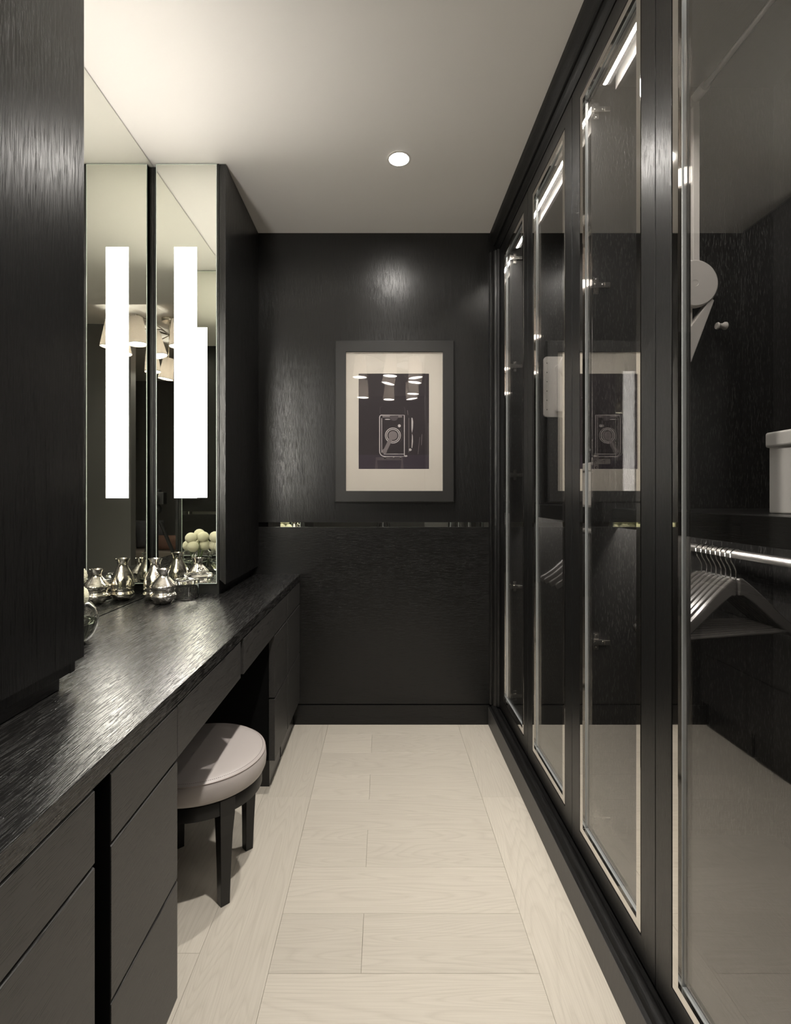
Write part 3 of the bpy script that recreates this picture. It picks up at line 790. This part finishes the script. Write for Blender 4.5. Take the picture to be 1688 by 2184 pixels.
# ------------------------------------------------------------------ wardrobes on the right
Z_D0, Z_D1 = 0.113, 2.470
HINGE_Z = (2.405, 1.856, 1.305, 0.740, 0.188)
def wardrobe(y0, y1, label, far_hinge=True):
    t = thing('wardrobe', label, 'wardrobe', (0.92, (y0 + y1) / 2, 0), 'glazed black oak wardrobes')
    xb = 1.238
    boxobj('side_panel', OAK_INNER, t, 0.626, xb, y0 + 0.0005, y0 + 0.0185, 0.112, 2.50, 0.0008)
    boxobj('side_panel', OAK_INNER, t, 0.626, xb, y1 - 0.0185, y1 - 0.0005, 0.112, 2.50, 0.0008)
    boxobj('back_panel', OAK_INNER, t, xb - 0.012, xb, y0 + 0.019, y1 - 0.019, 0.131, 2.481, 0)
    boxobj('top_panel', OAK_Y, t, 0.626, xb, y0 + 0.019, y1 - 0.019, 2.482, 2.50, 0)
    boxobj('bottom_panel', OAK_Y, t, 0.626, xb, y0 + 0.019, y1 - 0.019, 0.112, 0.130, 0)
    boxobj('base', BLACK_GAP, t, 0.64, xb, y0 + 0.001, y1 - 0.001, 0.0, 0.111, 0)
    bm = BM(); prism(bm, [(0.720, 1.100), (0.739, 1.100), (0.739, 1.134), (xb - 0.013, 1.134), (xb - 0.013, 1.158), (0.720, 1.158)], 'y', y0 + 0.0192, y1 - 0.0192)
    sh = obj('shelf', bm, OAK_Y, t, 0.001)
    bm = BM(); prism(bm, [(0.7395, 1.1335), (0.7395, 1.113), (0.7440, 1.113), (0.7545, 1.1235), (0.7545, 1.1335)], 'y', y0 + 0.06, y1 - 0.06)
    obj('shelf_led', bm, SHELF_LED, sh)
    # oval hanging rail on end brackets
    bm = BM()
    ov = [(0.930 + 0.0075 * math.cos(a), 1.043 + 0.0115 * math.sin(a)) for a in [2 * PI * k / 24 for k in range(24)]]
    prism(bm, ov, 'y', y0 + 0.0195, y1 - 0.0195)
    obj('hanging_rail', bm, SATIN, t, smooth=60)
    for a, b in ((y0 + 0.0192, y0 + 0.026), (y1 - 0.026, y1 - 0.0192)):
        bm = BM(); prism(bm, [(0.930 + 0.014 * math.cos(q), 1.043 + 0.019 * math.sin(q)) for q in [2 * PI * k / 24 for k in range(24)]], 'y', a, b)
        obj('rail_bracket', bm, CHROME, t, smooth=60)
    # led profile under the top, behind the doors
    boxobj('top_rail', OAK_Y, t, 0.6262, 0.675, y0 + 0.0192, y1 - 0.0192, 2.443, 2.4815, 0.0008)
    boxobj('light_baffle', OAK_BAFFLE, t, 0.689, 0.700, y0 + 0.11, y1 - 0.11, 2.402, 2.4815, 0.0008)
    bm = BM(); prism(bm, [(0.640, 2.4428), (0.640, 2.413), (0.650, 2.413), (0.650, 2.4275), (0.664, 2.4275), (0.664, 2.4428)], 'y', y0 + 0.11, y1 - 0.11)
    lp = obj('led_profile', bm, METAL_PALE, t)
    bm = BM(); prism(bm, [(0.6504, 2.4270), (0.6504, 2.4135), (0.6560, 2.4120), (0.6620, 2.4155), (0.6640, 2.4210), (0.6640, 2.4270)], 'y', y0 + 0.115, y1 - 0.115)
    obj('led_strip', bm, LED, lp)
    # hinges on the side panels
    for yy, s in ((y1 - 0.0187, -1), (y0 + 0.0187, 1)):
        for hz in HINGE_Z:
            bm = BM()
            def hb(xa, xc, d0, d1, za, zb):
                box(bm, xa, xc, min(yy + s * d0, yy + s * d1), max(yy + s * d0, yy + s * d1), hz + za, hz + zb)
            hb(0.660, 0.676, 0.0003, 0.004, -0.026, 0.026)       # mounting plate wings
            hb(0.650, 0.708, 0.0042, 0.013, -0.009, 0.008)        # arm
            hb(0.628, 0.655, 0.006, 0.015, -0.012, 0.012)         # cup arm
            hb(0.690, 0.708, 0.0132, 0.015, -0.007, 0.006)
            for xs, zs in ((0.668, 0.019), (0.668, -0.019)):
                lathe(bm, [(0.0042, 0.0), (0.0042, 0.0018), (0.002, 0.0022)], 0, 0, 0, 12, Matrix.Translation((xs, yy + s * 0.004, hz + zs)) @ Matrix.Rotation(s * -PI / 2, 4, 'X'))
            for xs in (0.661, 0.686):
                lathe(bm, [(0.0048, 0.0), (0.0048, 0.0015), (0.0025, 0.0019)], 0, 0, 0, 12, Matrix.Translation((xs, yy + s * 0.013, hz)) @ Matrix.Rotation(s * -PI / 2, 4, 'X'))
            obj('hinge', bm, HINGE, t, 0.0006)
    # two framed glass doors
    ym = (y0 + y1) / 2
    for a, b in ((y0 + 0.0012, ym - 0.0012), (ym + 0.0012, y1 - 0.0012)):
        sw = 0.0620; rb, rt = 0.0595, 0.056
        fi = (a + sw, b - sw, Z_D0 + rb, Z_D1 - rt)
        to = (fi[0] + 0.0036, fi[1] - 0.0036, fi[2] + 0.0036, fi[3] - 0.0036)
        ti = (to[0] + 0.0200, to[1] - 0.0200, to[2] + 0.0200, to[3] - 0.0200)
        bm = BM()
        ring_yz(bm, (a, b, Z_D0, Z_D1), fi, X_DOOR, X_DOOR + 0.022)
        d = obj('door', bm, OAK_LACQ, t, 0.0009)
        bm = BM(); ring_yz(bm, (fi[0] - 0.001, fi[1] + 0.001, fi[2] - 0.001, fi[3] + 0.001), to, X_DOOR + 0.007, X_DOOR + 0.021)
        obj('shadow_gap', bm, BLACK_GAP, d)
        bm = BM(); ring_yz(bm, to, ti, X_DOOR + 0.0003, X_DOOR + 0.0265)
        obj('steel_trim', bm, STEEL, d, 0.0004, seg=1)
        bm = BM(); ring_yz(bm, (ti[0] - 0.0005, ti[1] + 0.0005, ti[2] - 0.0005, ti[3] + 0.0005), (ti[0] + 0.0016, ti[1] - 0.0016, ti[2] + 0.0016, ti[3] - 0.0016), X_DOOR + 0.0085, X_DOOR + 0.0165)
        obj('gasket', bm, GASKET, d)
        bm = BM(); box(bm, X_DOOR + 0.010, X_DOOR + 0.015, ti[0] + 0.0005, ti[1] - 0.0005, ti[2] + 0.0005, ti[3] - 0.0005)
        obj('glass_pane', bm, PANE, d)
    return t
wardrobe(1.640, 2.640, 'far glazed wardrobe with two tall glass doors, next to the end wall')
wardrobe(0.634, 1.640, 'near glazed wardrobe with two tall glass doors, cut off by the right edge')

# plinth, crown and end filler of the wardrobe run
struct(boxobj('baseboard_right', OAK_PLINTH, None, X_PLINTH, 0.636, 0.60, Y_BACK - 0.0006, 0.0, 0.0928, 0.0008), 'flat black plinth under the wardrobes')
bm = BM(); prism(bm, [(X_PLINTH + 0.001, 0.0931), (0.553, 0.0945), (0.558, 0.0950), (0.561, 0.0965), (0.563, 0.102), (0.568, 0.108), (0.574, 0.1105), (0.581, 0.1105), (0.586, 0.108), (0.589, 0.1045), (0.593, 0.1025), (0.636, 0.1025), (0.636, 0.0931)], 'y', 0.60, Y_BACK - 0.0006)
struct(obj('trim_5', bm, OAK_MOULD, smooth=35), 'moulded black ledge on the wardrobe plinth')
bm = BM(); prism(bm, [(0.560, 2.5795), (0.560, 2.560), (0.563, 2.545), (0.571, 2.530), (0.5755, 2.519), (0.5765, 2.511), (0.5800, 2.5085), (0.5850, 2.5085), (0.5865, 2.5045), (0.5865, 2.500), (0.589, 2.491), (0.5945, 2.483), (0.598, 2.476), (0.598, 2.4725), (0.625, 2.4725), (0.625, 2.501), (1.24, 2.501), (1.24, 2.5795)], 'y', 0.60, Y_BACK - 0.0006)
struct(obj('trim_3', bm, OAK_MOULD, smooth=35), 'moulded black cornice above the wardrobes')
bm = BM(); prism(bm, [(0.5565, Y_BACK - 0.0007), (0.5565, 2.694), (0.562, 2.690), (0.5700, 2.690), (0.5700, 2.683), (0.5735, 2.675), (0.580, 2.671), (0.586, 2.668), (0.588, 2.660), (0.598, 2.656), (0.600, 2.645), (0.600, 2.6415), (0.625, 2.6415), (1.24, 2.6415), (1.24, Y_BACK - 0.0007)], 'z', 0.111, 2.472)
struct(obj('trim_4', bm, OAK_LACQ, smooth=35), 'moulded black upright filler between wardrobe and end wall')

# pull-down wardrobe lifts
def lift(yw, y_near, label):
    """yw = inner face of the far side panel, arm tube runs towards the camera"""
    t = thing('wardrobe_lift', label, 'clothes lift', (0.93, yw, 1.60), 'pull-down clothes lifts')
    def rrect(x0, x1, z0, z1, r):
        out = []
        for cx, cz, a0 in ((x1 - r, z1 - r, 0), (x0 + r, z1 - r, 90), (x0 + r, z0 + r, 180), (x1 - r, z0 + r, 270)):
            for k in range(6):
                a = math.radians(a0 + 18 * k); out.append((cx + r * math.cos(a), cz + r * math.sin(a)))
        return out
    bm = BM(); prism(bm, rrect(0.812, 0.957, 1.598, 1.905, 0.018), 'y', yw - 0.0125, yw - 0.0005)
    pl = obj('base_plate', bm, WHITE_PLASTIC, t, 0.002)
    bm = BM()
    for k in range(6):
        lathe(bm, [(0.0026, 0), (0.0026, 0.0006)], 0, 0, 0, 12, Matrix.Translation((0.828, yw - 0.0126, 1.636 + 0.047 * k)) @ Matrix.Rotation(PI / 2, 4, 'X'))
    obj('screw_holes', bm, BLACK_GAP, pl)['kind'] = 'stuff'
    bm = BM(); prism(bm, rrect(0.868, 0.953, 1.622, 1.86, 0.012), 'y', yw - 0.034, yw - 0.0128)
    obj('housing', bm, WHITE_PLASTIC, t, 0.003)
    bm = BM(); lathe(bm, [(0.072, 0.0), (0.072, 0.012), (0.068, 0.016), (0.010, 0.0165), (0.0095, 0.0155), (0.0004, 0.0155)], 0, 0, 0, 56, Matrix.Translation((0.951, yw - 0.0345, 1.846)) @ Matrix.Rotation(PI / 2, 4, 'X'))
    obj('pivot_disc', bm, WHITE_PLASTIC, t, smooth=40)
    bm = BM()  # slanted spring arm under the disc
    prism(bm, [(1.012, 1.795), (1.002, 1.802), (0.930, 1.700), (0.930, 1.606), (0.941, 1.606)], 'y', yw - 0.046, yw - 0.013)
    obj('spring_arm', bm, WHITE_PLASTIC, t, 0.0015)
    bm = BM(); lathe(bm, [(0.0095, 0.0), (0.011, 0.004), (0.0075, 0.010), (0.0075, 0.018), (0.0115, 0.024), (0.0115, 0.030), (0.009, 0.032)], 0, 0, 0, 20, Matrix.Translation((1.028, yw - 0.030, 1.722)) @ Matrix.Rotation(PI / 2, 4, 'Y'))
    obj('stop_knob', bm, WHITE_PLASTIC, t, smooth=50)
    bm = BM(); prism(bm, rrect(0.957, 0.977, 1.87, 2.405, 0.006), 'y', yw - 0.030, yw - 0.014)
    arm = obj('lift_arm', bm, WHITE_PLASTIC, t, 0.0015)
    bm = BM(); tube(bm, [(0.9665, yw - 0.012, 2.428), (0.9665, yw - 0.075, 2.428)], 0.0145, 20); box(bm, 0.951, 0.976, yw - 0.0295, yw - 0.0145, 2.40, 2.428)
    obj('tube_socket', bm, WHITE_PLASTIC, t, smooth=40)
    bm = BM(); tube(bm, [(0.9665, yw - 0.070, 2.428), (0.9665, (yw + y_near) / 2, 2.428), (0.9665, y_near + 0.02, 2.428)], 0.0078, 16)
    obj('chrome_tube', bm, SATIN, t, smooth=50)
lift(1.6212, 0.66, 'white pull-down clothes lift inside the near wardrobe')
lift(2.6212, 1.66, 'white pull-down clothes lift inside the far wardrobe')

# hangers
def make_hanger(name, label, x, y, rz, group):
    t = thing(name, label, 'hanger', (x, y, 1.0545), group); t.rotation_euler = (0, 0, 0)
    n = 16; half = 0.21
    def arm_profile(s):
        top = []; bot = []
        for k in range(n + 1):
            u = k / n
            xx = s * (0.004 + (half - 0.004) * u)
            v = max(0.0, u - 0.07) / 0.93
            zt = -0.075 - 0.140 * (1.18 * v - 0.18 * v * v * v - 0.10 * math.sin(PI * v) * (1 - v)) - 0.004 * u
            th = 0.046 - 0.016 * u
            top.append((xx, zt)); bot.append((xx, zt - th))
        # round the shoulder tip
        tip = top[-1]; tip2 = bot[-1]
        mid = [(tip[0] + s * 0.008, (tip[1] * 0.8 + tip2[1] * 0.2)), (tip[0] + s * 0.010, (tip[1] + tip2[1]) / 2), (tip[0] + s * 0.006, (tip[1] * 0.25 + tip2[1] * 0.75))]
        return top + mid + bot[::-1]
    for s in (-1, 1):
        bm = BM(); P = arm_profile(s)
        P = [(x + a, 1.0545 + b) for a, b in P]
        prism(bm, P, 'y', y - 0.0065, y + 0.0065)
        obj('shoulder', bm, HANGER_WOOD, t, 0.004)
    bm = BM(); zb = 1.0545 - 0.224
    tube(bm, [(x - half + 0.014, y, zb), (x + half - 0.014, y, zb)], 0.0055, 10)
    obj('trouser_bar', bm, HANGER_WOOD, t, smooth=50)
    bm = BM()
    pts = [(x, y, 1.0545 - 0.082), (x, y, 1.0545 - 0.052), (x + 0.004, y, 1.0545 - 0.043), (x + 0.016, y, 1.0545 - 0.030)]
    pts = [(x, y, 1.0545 - 0.082), (x, y, 1.0545 - 0.056), (x - 0.006, y, 1.0545 - 0.044), (x - 0.015, y, 1.0545 - 0.032), (x - 0.0195, y, 1.0545 - 0.019)]
    for k in range(0, 11):
        a = PI + 0.15 - (PI + 0.9) * k / 10
        pts.append((x + 0.0195 * math.cos(a), y, 1.0545 - 0.0165 + 0.0182 * math.sin(a)))
    tube(bm, pts, 0.0017, 8)
    obj('hook', bm, CHROME, t, smooth=60)
    t.rotation_euler = (0, 0, rz)
    return t
def copy_thing(t, label, loc, rz):
    r = t.copy(); COL.objects.link(r); r.location = loc; r.rotation_euler = (0, 0, rz); r['label'] = label
    for c_ in list(t.children):
        c2 = c_.copy(); COL.objects.link(c2); c2.parent = r
    return r
hy = [1.3591, 1.3795, 1.4004, 1.4189, 1.4408, 1.4614, 1.4826, 1.5066]
order = ['nearest dark wooden hanger on the rail of the near wardrobe', 'second dark wooden hanger from the front in the near wardrobe', 'third dark wooden hanger from the front in the near wardrobe', 'fourth dark wooden hanger from the front in the near wardrobe', 'fifth dark wooden hanger from the front in the near wardrobe', 'sixth dark wooden hanger from the front in the near wardrobe', 'seventh dark wooden hanger from the front in the near wardrobe', 'rearmost dark wooden hanger on the rail of the near wardrobe']
rot = [0.24, 0.22, 0.24, 0.21, 0.20, 0.21, 0.18, 0.17]
h0 = make_hanger('clothes_hanger', order[0], 0.930, hy[0], rot[0], 'hangers in the near wardrobe')
for y, lab, rz in list(zip(hy, order, rot))[1:]:
    copy_thing(h0, lab, (0.930, y, 1.0545), rz)
far_lab = ['nearest dark wooden hanger on the rail of the far wardrobe', 'second dark wooden hanger from the front in the far wardrobe', 'third dark wooden hanger from the front in the far wardrobe', 'rearmost dark wooden hanger on the rail of the far wardrobe']
for y, lab, rz in zip((2.20, 2.255, 2.315, 2.365), far_lab, (0.22, 0.16, 0.10, 0.06)):
    h = copy_thing(h0, lab, (0.930, y, 1.0545), rz); h['group'] = 'hangers in the far wardrobe'

# storage box on the shelf
bx = thing('storage_box', 'pale grey linen storage box with lid, on the shelf of the near wardrobe', 'box', (0.99, 0.96, 1.158))
bm = BM(); box(bm, 0.846, 1.150, 0.800, 1.131, 1.1585, 1.312); obj('body', bm, BOX_LINEN, bx, 0.003)
bm = BM(); box(bm, 0.841, 1.155, 0.795, 1.137, 1.3015, 1.335); obj('lid', bm, BOX_LINEN, bx, 0.005, seg=3)

# ------------------------------------------------------------------ bedroom seen by reflection
ch = thing('chandelier', 'cluster chandelier of beige fabric shades, seen reflected in mirror and picture', 'chandelier', (0.06, -0.52, 2.85))
bm = BM(); lathe(bm, [(0.0005, -0.03), (0.07, -0.03), (0.075, -0.02), (0.075, -0.001), (0.0005, -0.001)], 0.06, -0.52, 2.85, 40)
obj('canopy', bm, METAL_PALE, ch, smooth=40)
bm = BM(); tube(bm, [(0.06, -0.52, 2.83), (0.06, -0.52, 2.60)], 0.010, 12); obj('stem', bm, METAL_PALE, ch, smooth=60)
SH = [(-0.243, 0.24, 0.02), (0.336, 0.22, -0.10), (0.05, -0.05, 0.22), (0.068, 0.30, 0.06), (0.34, 0.00, 0.12), (0.355, -0.62, 0.05), (-0.255, -0.85, 0.03), (0.36, -0.93, -0.14), (0.07, -0.98, 0.03)]
for i, (sx, sy, tilt) in enumerate(SH):
    M = Matrix.Translation((sx, sy - 0.20, 2.43)) @ Matrix.Rotation(tilt, 4, 'Y')
    bm = BM(); lathe(bm, [(0.076, 0.0), (0.053, 0.22)], 0, 0, 0, 40, M, cap=False)
    lathe(bm, [(0.0745, 0.0), (0.0515, 0.22)], 0, 0, 0, 40, M, cap=False)
    s = obj('lamp_shade', bm, SHADE, ch, smooth=60)
    bm = BM(); lathe(bm, [(0.0005, 0.008), (0.0735, 0.008), (0.0735, 0.010), (0.0005, 0.010)], 0, 0, 0, 40, M)
    obj('diffuser', bm, BULB, s)
    top = M @ Vector((0, 0, 0.215))
    bm = BM(); tube(bm, [(0.06, -0.52, 2.70), ((0.06 + top.x) / 2, (-0.52 + top.y) / 2, 2.705), (top.x, top.y, 2.675), top], 0.005, 8)
    lathe(bm, [(0.020, 0.205), (0.020, 0.222)], 0, 0, 0, 16, M)
    obj('arm', bm, METAL_PALE, ch, smooth=50)
    ld = bpy.data.lights.new('lamp_bulb', 'POINT'); ld.energy = LAMP_W; ld.color = WARM; ld.shadow_soft_size = 0.03
    lo = bpy.data.objects.new('lamp_bulb', ld); COL.objects.link(lo); lo.parent = ch
    lo.location = (M @ Vector((0, 0, 0.10))) - Vector((0.06, -0.52, 2.85))

bn = thing('bench', 'pale upholstered bench in the bedroom, reflected low in the mirror', 'bench', (1.1, -2.5, 0))
bm = BM(); box(bm, 0.55, 1.60, -2.75, -2.25, 0.40, 0.505); obj('cushion_top', bm, BENCH_FABRIC, bn, 0.02, seg=3)
bm = BM(); box(bm, 0.57, 1.58, -2.73, -2.27, 0.18, 0.399); obj('base', bm, BENCH_SIDE, bn, 0.005)
for lx in (0.60, 1.55):
    for ly in (-2.70, -2.30):
        bm = BM(); box(bm, lx - 0.02, lx + 0.02, ly - 0.02, ly + 0.02, 0, 0.179); obj('leg', bm, METAL_DARK, bn, 0.002)
def pillow(name, mat, w, h, t_, loc, rx, rz, label):
    bm = BM(); n = 14; grid = {}
    for s in (1, -1):
        for i in range(n + 1):
            for j in range(n + 1):
                u, v = 2 * i / n - 1, 2 * j / n - 1
                e = (1 - u ** 4) * (1 - v ** 4)
                if e < 1e-6 and s < 0: continue
                pin = 1 - 0.07 * (u * u * (1 - v * v) + v * v * (1 - u * u))
                grid[(s, i, j)] = bm.verts.new((u * w / 2 * (1 - 0.06 * (1 - u * u) * 0 - 0.06 * (1 - v * v)), s * t_ / 2 * math.sqrt(max(e, 0)), v * h / 2 * (1 - 0.06 * (1 - u * u))))
        for i in range(n):
            for j in range(n):
                q = [grid.get((s, a, b)) or grid[(1, a, b)] for a, b in ((i, j), (i + 1, j), (i + 1, j + 1), (i, j + 1))]
                bm.faces.new(q if s > 0 else q[::-1])
    o = obj(name, bm, mat, None, smooth=80)
    o.location = loc; o.rotation_euler = (rx, 0, rz)
    return tag(o, label, 'cushion')
pillow('cushion', STRIPE, 0.40, 0.40, 0.13, (1.15, -2.52, 0.705), -0.30, 0.05, 'grey finely striped square cushion on the bench, seen in the mirror')
pillow('lumbar_cushion', THROW, 0.42, 0.20, 0.12, (0.86, -2.38, 0.61), -0.25, -0.1, 'small blush lumbar cushion on the bench, seen in the mirror')

tp = thing('tripod', 'black photographer tripod standing in the doorway, reflected in the mirror', 'tripod', (0, -0.10, 0))
bm = BM(); tube(bm, [(0, -0.10, 0.55), (0, -0.10, 1.06)], 0.014, 14); obj('centre_column', bm, METAL_DARK, tp, smooth=50)
for a in (math.radians(-25), math.radians(95), math.radians(215)):
    dx, dy = math.cos(a), math.sin(a)
    bm = BM(); tube(bm, [(0.03 * dx, -0.10 + 0.03 * dy, 0.98), (0.40 * dx, -0.10 + 0.40 * dy, 0.010)], [0.016, 0.011], 12); obj('leg', bm, METAL_DARK, tp, smooth=50)
bm = BM(); lathe(bm, [(0.03, 0.0), (0.04, 0.02), (0.04, 0.05), (0.025, 0.075)], 0, -0.10, 1.055, 24); obj('head', bm, METAL_DARK, tp, smooth=40)
cm = thing('camera_body', 'black camera on the tripod, reflected in the mirror', 'camera', (0, -0.10, 1.131))
bm = BM(); box(bm, -0.07, 0.07, -0.14, -0.07, 1.1315, 1.235); box(bm, -0.03, 0.03, -0.135, -0.075, 1.2352, 1.262); obj('body', bm, METAL_DARK, cm, 0.006, seg=3)
bm = BM(); lathe(bm, [(0.036, 0.0), (0.038, 0.01), (0.038, 0.040), (0.034, 0.044), (0.030, 0.040), (0.028, 0.012)], 0, 0, 0, 32, Matrix.Translation((0, -0.0698, 1.188)) @ Matrix.Rotation(-PI / 2, 4, 'X'))
obj('lens', bm, METAL_DARK, cm, smooth=40)
